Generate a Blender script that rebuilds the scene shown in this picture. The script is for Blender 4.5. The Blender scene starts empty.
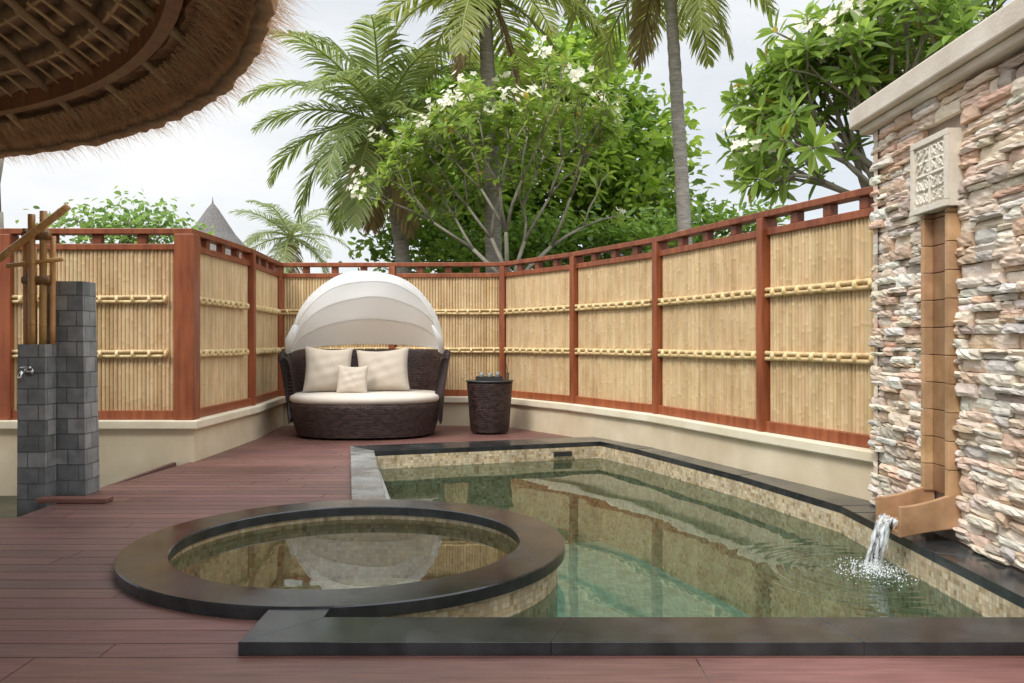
import bpy, math, random
import numpy as np
from mathutils import Vector, Matrix
random.seed(7); rng=np.random.default_rng(7)
R=random.uniform
scene=bpy.context.scene
HC=1.15
# ---------------------------------------------------------------- helpers
def link(ob,parent=None):
    scene.collection.objects.link(ob)
    if parent: ob.parent=parent
    return ob
def empty(name,loc=(0,0,0)):
    e=bpy.data.objects.new(name,None); e.location=loc; e.empty_display_size=.2
    return link(e)
def perp(d):
    a=Vector((0,0,1)) if abs(d.z)<.9 else Vector((1,0,0))
    s=d.cross(a).normalized(); return s, s.cross(d).normalized()
class MB:
    def __init__(s): s.v=[];s.f=[];s.c=[];s.u=[];s.m=[]
    def add(s,vs,fs,col=(1,1,1),mi=0,uv=None):
        o=len(s.v); s.v+= [tuple(p) for p in vs]
        if isinstance(col,list): s.c+=col
        else: s.c+=[col]*len(vs)
        s.u+= uv if uv else [(0,0)]*len(vs)
        s.f+=[tuple(i+o for i in f) for f in fs]; s.m+=[mi]*len(fs)
    def box(s,x0,x1,y0,y1,z0,z1,col=(1,1,1),mi=0,M=None,bev=0):
        vs=[Vector(p) for p in [(x0,y0,z0),(x1,y0,z0),(x1,y1,z0),(x0,y1,z0),(x0,y0,z1),(x1,y0,z1),(x1,y1,z1),(x0,y1,z1)]]
        if M is not None: vs=[M@p for p in vs]
        s.add(vs,[(0,3,2,1),(4,5,6,7),(0,1,5,4),(1,2,6,5),(2,3,7,6),(3,0,4,7)],col,mi)
    def tube(s,pts,rad,n=8,col=(1,1,1),mi=0,cap=True):
        pts=[Vector(p) for p in pts]
        if not hasattr(rad,'__len__'): rad=[rad]*len(pts)
        vs=[];uv=[];a=None;L=0
        for i,p in enumerate(pts):
            d=(pts[min(i+1,len(pts)-1)]-pts[max(i-1,0)])
            if d.length<1e-7: d=Vector((0,0,1))
            d.normalize()
            if a is None: a,b=perp(d)
            else:
                a=(a-d*a.dot(d)).normalized(); b=a.cross(d).normalized()
            if i: L+=(p-pts[i-1]).length
            for k in range(n):
                t=2*math.pi*k/n
                vs.append(p+(a*math.cos(t)+b*math.sin(t))*rad[i]); uv.append((k/n,L))
        fs=[]
        for i in range(len(pts)-1):
            for k in range(n):
                k2=(k+1)%n
                fs.append((i*n+k,i*n+k2,(i+1)*n+k2,(i+1)*n+k))
        if cap:
            fs.append(tuple(range(n-1,-1,-1))); fs.append(tuple(range((len(pts)-1)*n,len(pts)*n)))
        s.add(vs,fs,col,mi,uv)
    def revolve(s,prof,c=(0,0,0),n=64,sx=1,sy=1,a0=0,a1=2*math.pi,col=(1,1,1),mi=0,usc=1):
        vs=[];uv=[];L=0
        for j,(r,z) in enumerate(prof):
            if j: L+=math.hypot(r-prof[j-1][0],z-prof[j-1][1])
            for k in range(n+1):
                t=a0+(a1-a0)*k/n
                vs.append((c[0]+r*sx*math.cos(t),c[1]+r*sy*math.sin(t),c[2]+z)); uv.append((t*usc,L))
        fs=[]
        for j in range(len(prof)-1):
            for k in range(n):
                fs.append((j*(n+1)+k,j*(n+1)+k+1,(j+1)*(n+1)+k+1,(j+1)*(n+1)+k))
        s.add(vs,fs,col,mi,uv)
    def build(s,name,mats,parent=None,smooth=False,bevel=0,auto=None):
        me=bpy.data.meshes.new(name); me.from_pydata(s.v,[],s.f)
        for m in mats: me.materials.append(m)
        if len(mats)>1: me.polygons.foreach_set('material_index',s.m)
        ca=me.color_attributes.new('Col','FLOAT_COLOR','POINT')
        c=np.ones((len(s.v),4)); c[:,:3]=np.array(s.c); ca.data.foreach_set('color',c.ravel())
        ul=me.uv_layers.new(name='UVMap')
        idx=np.empty(len(me.loops),dtype=np.int32); me.loops.foreach_get('vertex_index',idx)
        ul.data.foreach_set('uv',np.array(s.u,dtype=float)[idx].ravel())
        if smooth: me.polygons.foreach_set('use_smooth',[True]*len(me.polygons))
        me.update(); me.validate()
        ob=bpy.data.objects.new(name,me); link(ob,parent)
        if bevel:
            b=ob.modifiers.new('b','BEVEL'); b.width=bevel; b.segments=2; b.limit_method='ANGLE'
        return ob
def vcol(c,v=.12):
    k=1+R(-v,v); return tuple(max(0,x*k*(1+R(-v,v)*.3)) for x in c)
# ---------------------------------------------------------------- materials
def newmat(name):
    m=bpy.data.materials.new(name); m.use_nodes=True; nt=m.node_tree
    return m,nt.nodes,nt.links,nt.nodes['Principled BSDF']
def coordnode(N,Lk,coord,stretch):
    tc=N.new('ShaderNodeTexCoord'); mp=N.new('ShaderNodeMapping'); mp.inputs['Scale'].default_value=stretch
    Lk.new(tc.outputs[coord],mp.inputs[0]); return mp
def pm(name,c1,c2,scale=5,rough=.6,bump=.2,bscale=40,attr=False,stretch=(1,1,1),coord='Object',spec=.5,bd=.01,detail=6,dirt=None,rvar=0):
    m,N,Lk,P=newmat(name)
    mp=coordnode(N,Lk,coord,stretch)
    n=N.new('ShaderNodeTexNoise'); n.inputs['Scale'].default_value=scale; n.inputs['Detail'].default_value=detail
    Lk.new(mp.outputs[0],n.inputs['Vector'])
    r=N.new('ShaderNodeValToRGB'); r.color_ramp.elements[0].position=.3; r.color_ramp.elements[1].position=.7
    r.color_ramp.elements[0].color=(*c1,1); r.color_ramp.elements[1].color=(*c2,1)
    Lk.new(n.outputs['Fac'],r.inputs[0]); out=r.outputs[0]
    if attr:
        a=N.new('ShaderNodeAttribute'); a.attribute_name='Col'
        mx=N.new('ShaderNodeMix'); mx.data_type='RGBA'; mx.blend_type='MULTIPLY'; mx.inputs[0].default_value=1
        Lk.new(out,mx.inputs[6]); Lk.new(a.outputs['Color'],mx.inputs[7]); out=mx.outputs[2]
    P.inputs['Roughness'].default_value=rough
    if dirt:
        n3=N.new('ShaderNodeTexNoise'); n3.inputs['Scale'].default_value=dirt[0]; n3.inputs['Detail'].default_value=8
        tc=N.new('ShaderNodeTexCoord'); Lk.new(tc.outputs['Object'],n3.inputs['Vector'])
        r3=N.new('ShaderNodeValToRGB'); r3.color_ramp.elements[0].position=.35; r3.color_ramp.elements[1].position=.65
        r3.color_ramp.elements[0].color=(*dirt[1],1); r3.color_ramp.elements[1].color=(1,1,1,1)
        Lk.new(n3.outputs['Fac'],r3.inputs[0])
        mx=N.new('ShaderNodeMix'); mx.data_type='RGBA'; mx.blend_type='MULTIPLY'; mx.inputs[0].default_value=1
        Lk.new(out,mx.inputs[6]); Lk.new(r3.outputs[0],mx.inputs[7]); out=mx.outputs[2]
        if rvar:
            q=N.new('ShaderNodeMapRange'); q.inputs['From Min'].default_value=.35; q.inputs['From Max'].default_value=.65; q.inputs['To Min'].default_value=rough-rvar; q.inputs['To Max'].default_value=rough+rvar
            Lk.new(n3.outputs['Fac'],q.inputs['Value']); Lk.new(q.outputs[0],P.inputs['Roughness'])
    Lk.new(out,P.inputs['Base Color'])
    P.inputs['Specular IOR Level'].default_value=spec
    if bump:
        n2=N.new('ShaderNodeTexNoise'); n2.inputs['Scale'].default_value=bscale; n2.inputs['Detail'].default_value=5
        Lk.new(mp.outputs[0],n2.inputs['Vector'])
        b=N.new('ShaderNodeBump'); b.inputs['Strength'].default_value=bump; b.inputs['Distance'].default_value=bd
        Lk.new(n2.outputs['Fac'],b.inputs['Height']); Lk.new(b.outputs[0],P.inputs['Normal'])
    return m
def foliage(name,trans=.35,rough=.45,val=1.8):
    m,N,Lk,P=newmat(name)
    a=N.new('ShaderNodeAttribute'); a.attribute_name='Col'
    Lk.new(a.outputs['Color'],P.inputs['Base Color']); P.inputs['Roughness'].default_value=rough
    t=N.new('ShaderNodeBsdfTranslucent')
    h=N.new('ShaderNodeHueSaturation'); h.inputs['Value'].default_value=val; h.inputs['Hue'].default_value=.485 if val>1.5 else .5
    Lk.new(a.outputs['Color'],h.inputs['Color']); Lk.new(h.outputs[0],t.inputs['Color'])
    mx=N.new('ShaderNodeMixShader'); mx.inputs[0].default_value=trans
    Lk.new(P.outputs[0],mx.inputs[1]); Lk.new(t.outputs[0],mx.inputs[2])
    Lk.new(mx.outputs[0],N['Material Output'].inputs['Surface']); return m
def tilemat(name,cols,mortar,tw,th,rough=.35,offset=0,bumpd=.003,ms=.06,coord='UV',squash=1):
    m,N,Lk,P=newmat(name)
    tc=N.new('ShaderNodeTexCoord')
    br=N.new('ShaderNodeTexBrick'); br.offset=offset; br.squash=squash
    br.inputs['Scale'].default_value=1; br.inputs['Brick Width'].default_value=tw; br.inputs['Row Height'].default_value=th
    br.inputs['Mortar Size'].default_value=ms*th; br.inputs['Mortar Smooth'].default_value=.2
    br.inputs['Color1'].default_value=(0,0,0,1);br.inputs['Color2'].default_value=(1,1,1,1);br.inputs['Mortar'].default_value=(.5,.5,.5,1)
    Lk.new(tc.outputs[coord],br.inputs['Vector'])
    r=N.new('ShaderNodeValToRGB'); els=r.color_ramp.elements
    els[0].color=(*cols[0],1); els[1].color=(*cols[-1],1)
    for i in range(1,len(cols)-1):
        e=els.new(i/(len(cols)-1)); e.color=(*cols[i],1)
    Lk.new(br.outputs['Color'],r.inputs[0])
    mx=N.new('ShaderNodeMix'); mx.data_type='RGBA'; Lk.new(br.outputs['Fac'],mx.inputs[0])
    Lk.new(r.outputs[0],mx.inputs[6]); mx.inputs[7].default_value=(*mortar,1)
    n=N.new('ShaderNodeTexNoise'); n.inputs['Scale'].default_value=9; n.inputs['Detail'].default_value=8; Lk.new(tc.outputs['Object'],n.inputs['Vector'])
    r2=N.new('ShaderNodeValToRGB'); r2.color_ramp.elements[0].position=.3; r2.color_ramp.elements[1].position=.7
    r2.color_ramp.elements[0].color=(.7,.7,.7,1); r2.color_ramp.elements[1].color=(1.15,1.15,1.15,1); Lk.new(n.outputs['Fac'],r2.inputs[0])
    m2=N.new('ShaderNodeMix'); m2.data_type='RGBA'; m2.blend_type='MULTIPLY'; m2.inputs[0].default_value=1
    Lk.new(mx.outputs[2],m2.inputs[6]); Lk.new(r2.outputs[0],m2.inputs[7]); Lk.new(m2.outputs[2],P.inputs['Base Color'])
    P.inputs['Roughness'].default_value=rough
    inv=N.new('ShaderNodeMath'); inv.operation='MULTIPLY_ADD'; inv.inputs[1].default_value=-1; 
    Lk.new(br.outputs['Fac'],inv.inputs[0]); Lk.new(n.outputs['Fac'],inv.inputs[2])
    b=N.new('ShaderNodeBump'); b.inputs['Distance'].default_value=bumpd; Lk.new(inv.outputs[0],b.inputs['Height']); Lk.new(b.outputs[0],P.inputs['Normal'])
    return m
m_wood=pm('red_stained_wood',(.24,.060,.022),(.42,.13,.050),3,.42,.25,12,True,(6,6,.7),dirt=(1.5,(.75,.72,.7)))
m_bamboo=pm('bamboo_cane',(.60,.42,.22),(.76,.58,.34),4,.5,.12,30,True,(3,3,1),dirt=(1.2,(.88,.86,.84)),bd=.004)
m_raft=pm('rafter_cane',(.62,.46,.30),(.80,.64,.46),4,.5,.12,30,True,(3,3,1),bd=.004)
m_tie=pm('bamboo_tie',(.54,.40,.20),(.80,.68,.44),20,.5,.2,60,True)
m_plaster=pm('cream_plaster',(.70,.59,.41),(.78,.68,.50),2.5,.8,.3,60,False,bd=.004,dirt=(2.0,(.84,.81,.76)))
m_plcap=pm('cream_plaster_cap',(.76,.67,.50),(.83,.76,.60),2.5,.75,.25,60,False,bd=.004,dirt=(3.0,(.9,.87,.82)))
m_deck=pm('deck_boards',(.145,.064,.052),(.225,.106,.086),3,.5,.35,30,True,(1.2,14,5),dirt=(1.1,(.74,.73,.74)),bd=.004,rvar=.1)
m_coping=pm('dark_granite_coping',(.022,.024,.025),(.050,.053,.055),9,.2,.1,120,False,bd=.002,dirt=(2.2,(.6,.62,.62)),rvar=.09)
m_coping2=pm('grey_slate_coping',(.17,.17,.16),(.31,.31,.29),5,.3,.2,60,False,bd=.003,dirt=(2.5,(.65,.65,.65)),rvar=.1)
m_mosaic=tilemat('pool_mosaic',[(.34,.24,.12),(.60,.45,.25),(.70,.60,.42),(.52,.38,.22),(.64,.56,.40)],(.45,.40,.32),.028,.028,.25)
m_floor=tilemat('pool_floor_tile',[(.25,.35,.28),(.36,.46,.37),(.31,.40,.33)],(.28,.34,.28),.05,.05,.4)
m_spafloor=tilemat('spa_floor_tile',[(.40,.44,.32),(.50,.54,.40),(.45,.48,.36)],(.4,.42,.3),.03,.03,.4)
m_stone=pm('ledge_stone',(.84,.82,.80),(1.08,1.07,1.05),14,.85,.6,45,True,(1,.6,1.4),bd=.010)
m_mortar=pm('dark_mortar',(.24,.19,.15),(.32,.26,.21),8,.9,.3,60)
m_cap=pm('stone_wall_cap',(.68,.61,.52),(.78,.72,.63),4,.8,.25,60,dirt=(3,(.85,.82,.78)))
m_carve=pm('carved_limestone',(.70,.64,.53),(.80,.75,.65),8,.8,.3,60)
m_terra=pm('glazed_terracotta',(.36,.20,.105),(.52,.31,.17),6,.35,.2,40,True,dirt=(5,(.62,.58,.52)))
m_grey=tilemat('grey_stone_block',[(.17,.18,.18),(.26,.27,.27),(.36,.36,.35),(.22,.235,.24)],(.14,.14,.14),.16,.115,.7,.5,.01,.04)
def wicker():
    m,N,Lk,P=newmat('dark_wicker')
    tc=N.new('ShaderNodeTexCoord'); mp=N.new('ShaderNodeMapping'); Lk.new(tc.outputs['UV'],mp.inputs[0])
    ck=N.new('ShaderNodeTexBrick'); ck.inputs['Scale'].default_value=1; ck.inputs['Brick Width'].default_value=.055; ck.inputs['Row Height'].default_value=.022
    ck.inputs['Mortar Size'].default_value=.004; ck.inputs['Mortar Smooth'].default_value=1
    ck.inputs['Color1'].default_value=(.022,.011,.009,1); ck.inputs['Color2'].default_value=(.085,.045,.038,1); ck.inputs['Mortar'].default_value=(.008,.005,.004,1)
    Lk.new(mp.outputs[0],ck.inputs['Vector']); Lk.new(ck.outputs['Color'],P.inputs['Base Color'])
    b=N.new('ShaderNodeBump'); b.invert=True; b.inputs['Distance'].default_value=.01; Lk.new(ck.outputs['Fac'],b.inputs['Height']); Lk.new(b.outputs[0],P.inputs['Normal'])
    P.inputs['Roughness'].default_value=.42; return m
m_wicker=wicker()
m_fabric=pm('cream_cushion_fabric',(.60,.54,.46),(.68,.62,.54),3,.9,.3,300,bd=.002)
m_pillow=pm('pillow_fabric',(.50,.43,.35),(.58,.51,.42),3,.9,.25,6,bd=.012)
def canopymat():
    m,N,Lk,P=newmat('white_canopy_fabric'); P.inputs['Base Color'].default_value=(.86,.86,.85,1); P.inputs['Roughness'].default_value=.8
    n=N.new('ShaderNodeTexNoise'); n.inputs['Scale'].default_value=5; b=N.new('ShaderNodeBump'); b.inputs['Distance'].default_value=.03; b.inputs['Strength'].default_value=.5
    tc=N.new('ShaderNodeTexCoord'); Lk.new(tc.outputs['Object'],n.inputs['Vector']); Lk.new(n.outputs['Fac'],b.inputs['Height']); Lk.new(b.outputs[0],P.inputs['Normal'])
    t=N.new('ShaderNodeBsdfTranslucent'); t.inputs['Color'].default_value=(.92,.92,.91,1)
    mx=N.new('ShaderNodeMixShader'); mx.inputs[0].default_value=.55
    Lk.new(P.outputs[0],mx.inputs[1]); Lk.new(t.outputs[0],mx.inputs[2]); Lk.new(mx.outputs[0],N['Material Output'].inputs['Surface']); return m
m_canopy=canopymat()
m_thatch=pm('thatch_straw',(.46,.26,.145),(.84,.56,.36),8,.9,.8,30,True,(3,1,1),coord='UV',bd=.03)
m_strand=foliage('thatch_strands',.45,.85,1.0)
m_thatchgrey=pm('weathered_thatch',(.13,.12,.115),(.27,.25,.24),10,.9,.6,30,True,(3,3,.6),bd=.05)
m_bark=pm('palm_bark',(.22,.20,.175),(.42,.39,.35),6,.85,.8,14,True,(1,1,5),bd=.03)
m_bark2=pm('pale_bark',(.20,.18,.14),(.34,.31,.25),6,.8,.4,30,True)
m_leaf=foliage('leaf',.42); m_flower=foliage('petal',.3)
m_chrome=pm('chrome',(.5,.5,.5),(.6,.6,.6),5,.2,0,10); m_chrome.node_tree.nodes['Principled BSDF'].inputs['Metallic'].default_value=1
m_cane2=pm('amber_bamboo',(.46,.22,.065),(.66,.38,.14),5,.35,.2,20,True,(3,3,1))
m_ground=pm('garden_soil',(.05,.055,.025),(.12,.10,.06),1.5,.95,.6,12,bd=.05)
m_dark=pm('dark_plastic',(.02,.02,.02),(.035,.035,.035),5,.4,0,10)
def watermat(name,tint,small=.0015,ior=1.4):
    m,N,Lk,P=newmat(name); N.remove(P)
    tr=N.new('ShaderNodeBsdfTransparent'); tr.inputs[0].default_value=(*tint,1)
    gl=N.new('ShaderNodeBsdfGlossy'); gl.inputs['Roughness'].default_value=.012
    fr=N.new('ShaderNodeFresnel'); fr.inputs['IOR'].default_value=ior
    mx=N.new('ShaderNodeMixShader')
    geo=N.new('ShaderNodeNewGeometry')
    n=N.new('ShaderNodeTexNoise'); n.inputs['Scale'].default_value=3.0; n.inputs['Detail'].default_value=2
    Lk.new(geo.outputs['Position'],n.inputs['Vector'])
    h=N.new('ShaderNodeMath'); h.operation='MULTIPLY'; h.inputs[1].default_value=small; Lk.new(n.outputs['Fac'],h.inputs[0]); out=h.outputs[0]
    b=N.new('ShaderNodeBump'); b.inputs['Strength'].default_value=1; b.inputs['Distance'].default_value=1; Lk.new(out,b.inputs['Height'])
    Lk.new(b.outputs[0],gl.inputs['Normal']); Lk.new(b.outputs[0],fr.inputs['Normal'])
    Lk.new(fr.outputs[0],mx.inputs[0]); Lk.new(tr.outputs[0],mx.inputs[1]); Lk.new(gl.outputs[0],mx.inputs[2])
    Lk.new(mx.outputs[0],N['Material Output'].inputs['Surface']); return m
m_water=watermat('pool_water',(.62,.76,.70),.0010,1.45)
m_water2=watermat('spa_water',(.76,.84,.78),.0006,1.42)
# ---------------------------------------------------------------- geometry utils
def offset_path(path,o):
    res=[]
    n=len(path)
    for i in range(n):
        ns=[]
        if i>0:
            d=Vector(path[i])-Vector(path[i-1]); d.normalize(); ns.append(Vector((d.y,-d.x)))
        if i<n-1:
            d=Vector(path[i+1])-Vector(path[i]); d.normalize(); ns.append(Vector((d.y,-d.x)))
        if len(ns)==2:
            b=(ns[0]+ns[1]); b.normalize(); k=1/max(.3,b.dot(ns[0]))
        else: b=ns[0];k=1
        res.append(Vector(path[i])+b*o*k)
    return res
def prism(mb,path,o1,o2,z0,z1,col=(1,1,1),mi=0):
    A=offset_path(path,o1);B=offset_path(path,o2)
    vs=[];L=0
    for i,(a,b) in enumerate(zip(A,B)):
        vs+=[(a.x,a.y,z0),(b.x,b.y,z0),(b.x,b.y,z1),(a.x,a.y,z1)]
    fs=[]
    for i in range(len(A)-1):
        o=i*4
        for k in range(4):
            k2=(k+1)%4; fs.append((o+k,o+k2,o+4+k2,o+4+k))
    fs.append((0,1,2,3)); e=(len(A)-1)*4; fs.append((e+3,e+2,e+1,e))
    mb.add(vs,fs,col,mi)
# ---------------------------------------------------------------- ground
g=MB()
X0,X1,Y0,Y1=-1.9,2.6,2.9,9.9
xs=[-400,X0,X1,400]; ys=[-400,Y0,Y1,600]
for i in range(3):
    for j in range(3):
        if i==1 and j==1: continue
        g.add([(xs[i],ys[j],-.32),(xs[i+1],ys[j],-.32),(xs[i+1],ys[j+1],-.32),(xs[i],ys[j+1],-.32)],[(0,1,2,3)])
g.build('ground',[m_ground])
# ---------------------------------------------------------------- fence
FP=[(-6.6,8.1),(-4.86,8.1),(-3.13,8.1),(-3.10,9.85),(-3.24,11.6),(-1.65,11.6),(-0.1,11.52),(0.79,10.2),(1.55,8.74),(2.14,7.03),(2.66,5.62)]
fence=empty('bamboo_fence')
fr=MB();bb=MB();ra=MB()
ZB,ZT=.42,2.03
prism(fr,FP,-.05,.06,.40,.49,(1,1,1)); prism(fr,FP,-.035,.045,2.03,2.09,(.9,.9,.9)); prism(fr,FP,-.06,.07,2.18,2.235,(.85,.85,.85))
for i,p in enumerate(FP):
    w=.19 if i==2 else (.13 if i in(1,) else .085)
    dd=Vector(FP[min(i+1,len(FP)-1)])-Vector(FP[max(i-1,0)]); ang=math.atan2(dd.y,dd.x)
    if i==2: ang=0
    M=Matrix.Translation((p[0],p[1],0))@Matrix.Rotation(ang,4,'Z')
    fr.box(-w/2,w/2,-.085 if i!=2 else -.1,.07,.401,2.179,vcol((1,1,1),.1),0,M)
for i in range(len(FP)-1):
    p=Vector(FP[i]);q=Vector(FP[i+1]);d=q-p;L=d.length;d.normalize();n=Vector((d.y,-d.x))
    k=int(L/.041)
    for j in range(k):
        t=.05+(L-.10)*(j+.5)/k; c=p+d*t; r=.0205*R(.90,1.03)
        z=ZB+.06; pts=[];rr=[]; pts.append(z);rr.append(r)
        zz=z+R(.04,.3)
        while zz<ZT-.04:
            pts+=[zz-.03,zz-.008,zz,zz+.008,zz+.03]; rr+=[r,r*1.0,r*1.12,r,r]; zz+=R(.24,.38)
        pts.append(ZT+.01);rr.append(r)
        col=vcol((1,1,1),.09)
        if R(0,1)<.12: col=vcol((.84,.80,.72),.06)
        o=R(-.003,.003)
        bb.tube([(c.x+n.x*o,c.y+n.y*o,z1) for z1 in pts],rr,8,col,0,False)
    for zc in (1.03,1.555):
        for dz,dr in((-.021,.017),(.021,.018)):
            m=int(L/.1); pts=[];rr=[]
            for j in range(0,m+1,3):
                t=.05+(L-.1)*j/m
                for e in(-.03,-.008,0,.008,.03):
                    pts.append(t+e); rr.append(dr*(1.15 if e==0 else 1))
            ra.tube([tuple((p+d*t+n*.044)[k2] for k2 in(0,1))+(zc+dz+math.sin(t*5+dz*50)*.003,) for t in pts],rr,8,vcol((.95,.88,.75),.08))
        t=.15
        while t<L-.1:
            c=p+d*t+n*.044
            ra.tube([(c.x-d.x*.010,c.y-d.y*.010,zc),(c.x+d.x*.010,c.y+d.y*.010,zc)],.041,8,vcol((1.2,1.15,1.0),.1)); t+=.155*R(.93,1.07)
    m=max(2,round(L/.42))
    for j in range(1,m):
        c=p+d*(L*j/m); ang=math.atan2(d.y,d.x)
        fr.box(-.045,.045,-.035,.035,2.091,2.179,vcol((.7,.7,.7),.1),0,Matrix.Translation((c.x,c.y,0))@Matrix.Rotation(ang,4,'Z'))
fr.build('frame',[m_wood],fence,bevel=.006); bb.build('bamboo_poles',[m_bamboo],fence,smooth=True); ra.build('bamboo_rails',[m_tie],fence,smooth=True)
bk=MB(); prism(bk,FP,-.032,-.026,.47,2.04,(.4,.34,.28)); bk.build('reed_backing',[m_bamboo],fence)
pw=MB(); prism(pw,FP,-.14,.10,-.35,.315); pw2=MB(); prism(pw2,FP,-.16,.145,.315,.399)
pl=empty('plaster_plinth_wall'); pw.build('wall_body',[m_plaster],pl); pw2.build('wall_cap',[m_plcap],pl,bevel=.012)
# ---------------------------------------------------------------- pool
CX,CY,RO,RI=-.89,4.63,1.18,.93
outer=[(-1.0,3.62),(-1.0,3.07),(2.43,3.07),(2.43,5.4),(2.52,5.66),(2.06,7.0),(1.47,8.70),(1.0,9.72),(-1.70,8.84)]
inner=[(-.75,3.62),(-.75,3.35),(2.2,3.35),(2.2,5.4),(2.2,5.62),(1.86,6.9),(1.27,8.58),(.97,9.24),(-1.38,8.42)]
def strip(mb,O,I,z0,z1):
    vs=[]
    for a,b in zip(O,I): vs+=[(a[0],a[1],z0),(b[0],b[1],z0),(b[0],b[1],z1),(a[0],a[1],z1)]
    fs=[]
    for i in range(len(O)-1):
        o=i*4
        for k in range(4):
            k2=(k+1)%4; fs.append((o+k,o+k2,o+4+k2,o+4+k))
    fs.append((0,1,2,3)); e=(len(O)-1)*4; fs.append((e+3,e+2,e+1,e)); mb.add(vs,fs)
def splitpairs(O,I,maxl):
    out=[]
    for i in range(len(O)-1):
        a,b=Vector(O[i]),Vector(O[i+1]); c,d=Vector(I[i]),Vector(I[i+1]); L=(b-a).length; n=max(1,round(L/maxl)); g=.0008/L
        for k in range(n):
            t0=k/n+(g if k else 0); t1=(k+1)/n-(g if k<n-1 else 0)
            out.append(([a.lerp(b,t0),a.lerp(b,t1)],[c.lerp(d,t0),c.lerp(d,t1)]))
    return out
pool=empty('swimming_pool')
cp=MB()
for O,I in splitpairs(outer,inner,1.2): strip(cp,O,I,.0,.05)
cp.build('coping',[m_coping],pool,bevel=.002)
cp=MB()
for O,I in splitpairs([(-1.702,8.838),(-1.07,5.6)],[(-1.382,8.418),(-.83,5.6)],.6): strip(cp,O,I,.0,.05)
cp.build('left_coping',[m_coping2],pool,bevel=.004)
poly=[(-.75,3.35)]+[tuple(p) for p in inner[2:]]+[(-.84,5.9)]
a0=math.acos((-.84-CX)/1.14); a1=-math.acos((-.75-CX)/1.14)
NA=48
for k in range(NA+1):
    t=a0+(a1-a0)*k/NA; poly.append((CX+1.14*math.cos(t),CY+1.14*math.sin(t)))
PD=-1.05
w=MB(); L=0; n=len(poly)
for i in range(n):
    a=Vector(poly[i]);b=Vector(poly[(i+1)%n]); l=(b-a).length
    w.add([(a.x,a.y,PD),(b.x,b.y,PD),(b.x,b.y,0.0),(a.x,a.y,0.0)],[(0,1,2,3)],uv=[(L,PD),(L+l,PD),(L+l,0),(L,0)]); L+=l
w.build('mosaic_walls',[m_mosaic],pool)
w=MB(); w.add([(x,y,PD) for x,y in poly],[tuple(range(n))],uv=[(x,y) for x,y in poly]); 
w.build('pool_floor',[m_floor],pool)
# water: fine grid with real ripple relief around the falling stream
cs=.0185; gx=np.arange(-1.42,2.23,cs); gy=np.arange(3.33,9.3,cs); GX,GY=np.meshgrid(gx,gy,indexing='ij')
P2=np.array(poly)
def inside(x,y):
    r=np.zeros(x.shape,bool)
    for i in range(len(P2)):
        x0,y0=P2[i]; x1,y1=P2[(i+1)%len(P2)]
        if y0==y1: continue
        c=((y0<=y)!=(y1<=y))&(x<x0+(x1-x0)*(y-y0)/(y1-y0)); r^=c
    return r
IN=inside(GX,GY)
d=np.hypot(GX-1.98,GY-4.64)+.008*np.sin(GX*9+GY*7)
GZ=-.13+.0065*np.sin(d*72)*np.exp(-(d/.42)**2)*np.clip(d/.08,0,1)+.003*np.sin(d*40)*np.exp(-3.4*d)+.0006*np.sin(GX*6.1+GY*4.3)*np.sin(GY*5.7-GX*2.2)
ids=np.arange(GX.size).reshape(GX.shape)
cell=IN[:-1,:-1]|IN[1:,:-1]|IN[1:,1:]|IN[:-1,1:]
q=np.stack([ids[:-1,:-1][cell],ids[1:,:-1][cell],ids[1:,1:][cell],ids[:-1,1:][cell]],1)
us=np.unique(q); remap=np.full(GX.size,-1); remap[us]=np.arange(len(us)); q=remap[q]
VW=np.stack([GX.ravel()[us],GY.ravel()[us],GZ.ravel()[us]],1)
def npmesh(name,V,F,C,mat,parent,smooth=False):
    me=bpy.data.meshes.new(name); nv=len(V); nf=len(F); k=F.shape[1]
    me.vertices.add(nv); me.vertices.foreach_set('co',V.astype(np.float32).ravel())
    me.loops.add(nf*k); me.loops.foreach_set('vertex_index',F.astype(np.int32).ravel())
    me.polygons.add(nf); me.polygons.foreach_set('loop_start',np.arange(0,nf*k,k,dtype=np.int32)); 
    me.update(calc_edges=True); me.materials.append(mat)
    ca=me.color_attributes.new('Col','FLOAT_COLOR','POINT'); c=np.ones((nv,4),dtype=np.float32); c[:,:3]=C; ca.data.foreach_set('color',c.ravel())
    me.polygons.foreach_set('use_smooth',[smooth]*nf)
    me.validate(); ob=bpy.data.objects.new(name,me); return link(ob,parent)
npmesh('water',VW,q,np.ones((len(VW),3)),m_water,pool,True)
sk=MB(); M=Matrix.Translation((.55,9.07,0))@Matrix.Rotation(math.atan2(.82,2.35),4,'Z')
sk.box(-.10,.10,-.015,.06,-.09,-.04,M=M); sk.build('skimmer',[m_dark],pool)
spa=empty('round_spa_tub')
s=MB(); s.revolve([(RO,-.0),(RO,.052),(RO-.006,.058),(RI+.006,.058),(RI,.052),(RI,0.0)],(CX,CY,0),96); s.build('spa_coping',[m_coping],spa,smooth=False)
s=MB(); s.revolve([(.95,.02),(.95,-.42),(.60,-.42),(.60,-.85)],(CX,CY,0),72,usc=.95); s.build('spa_walls',[m_mosaic],spa)
s=MB(); s.add([(CX+.6*math.cos(t*.1309),CY+.6*math.sin(t*.1309),-.85) for t in range(48)],[tuple(range(48))],uv=[(.6*math.cos(t*.1309),.6*math.sin(t*.1309)) for t in range(48)]); s.build('spa_floor',[m_spafloor],spa)
s=MB(); s.add([(CX+.951*math.cos(t*.1309),CY+.951*math.sin(t*.1309),-.03) for t in range(48)],[tuple(range(48))]); s.build('spa_water',[m_water2],spa)
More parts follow.
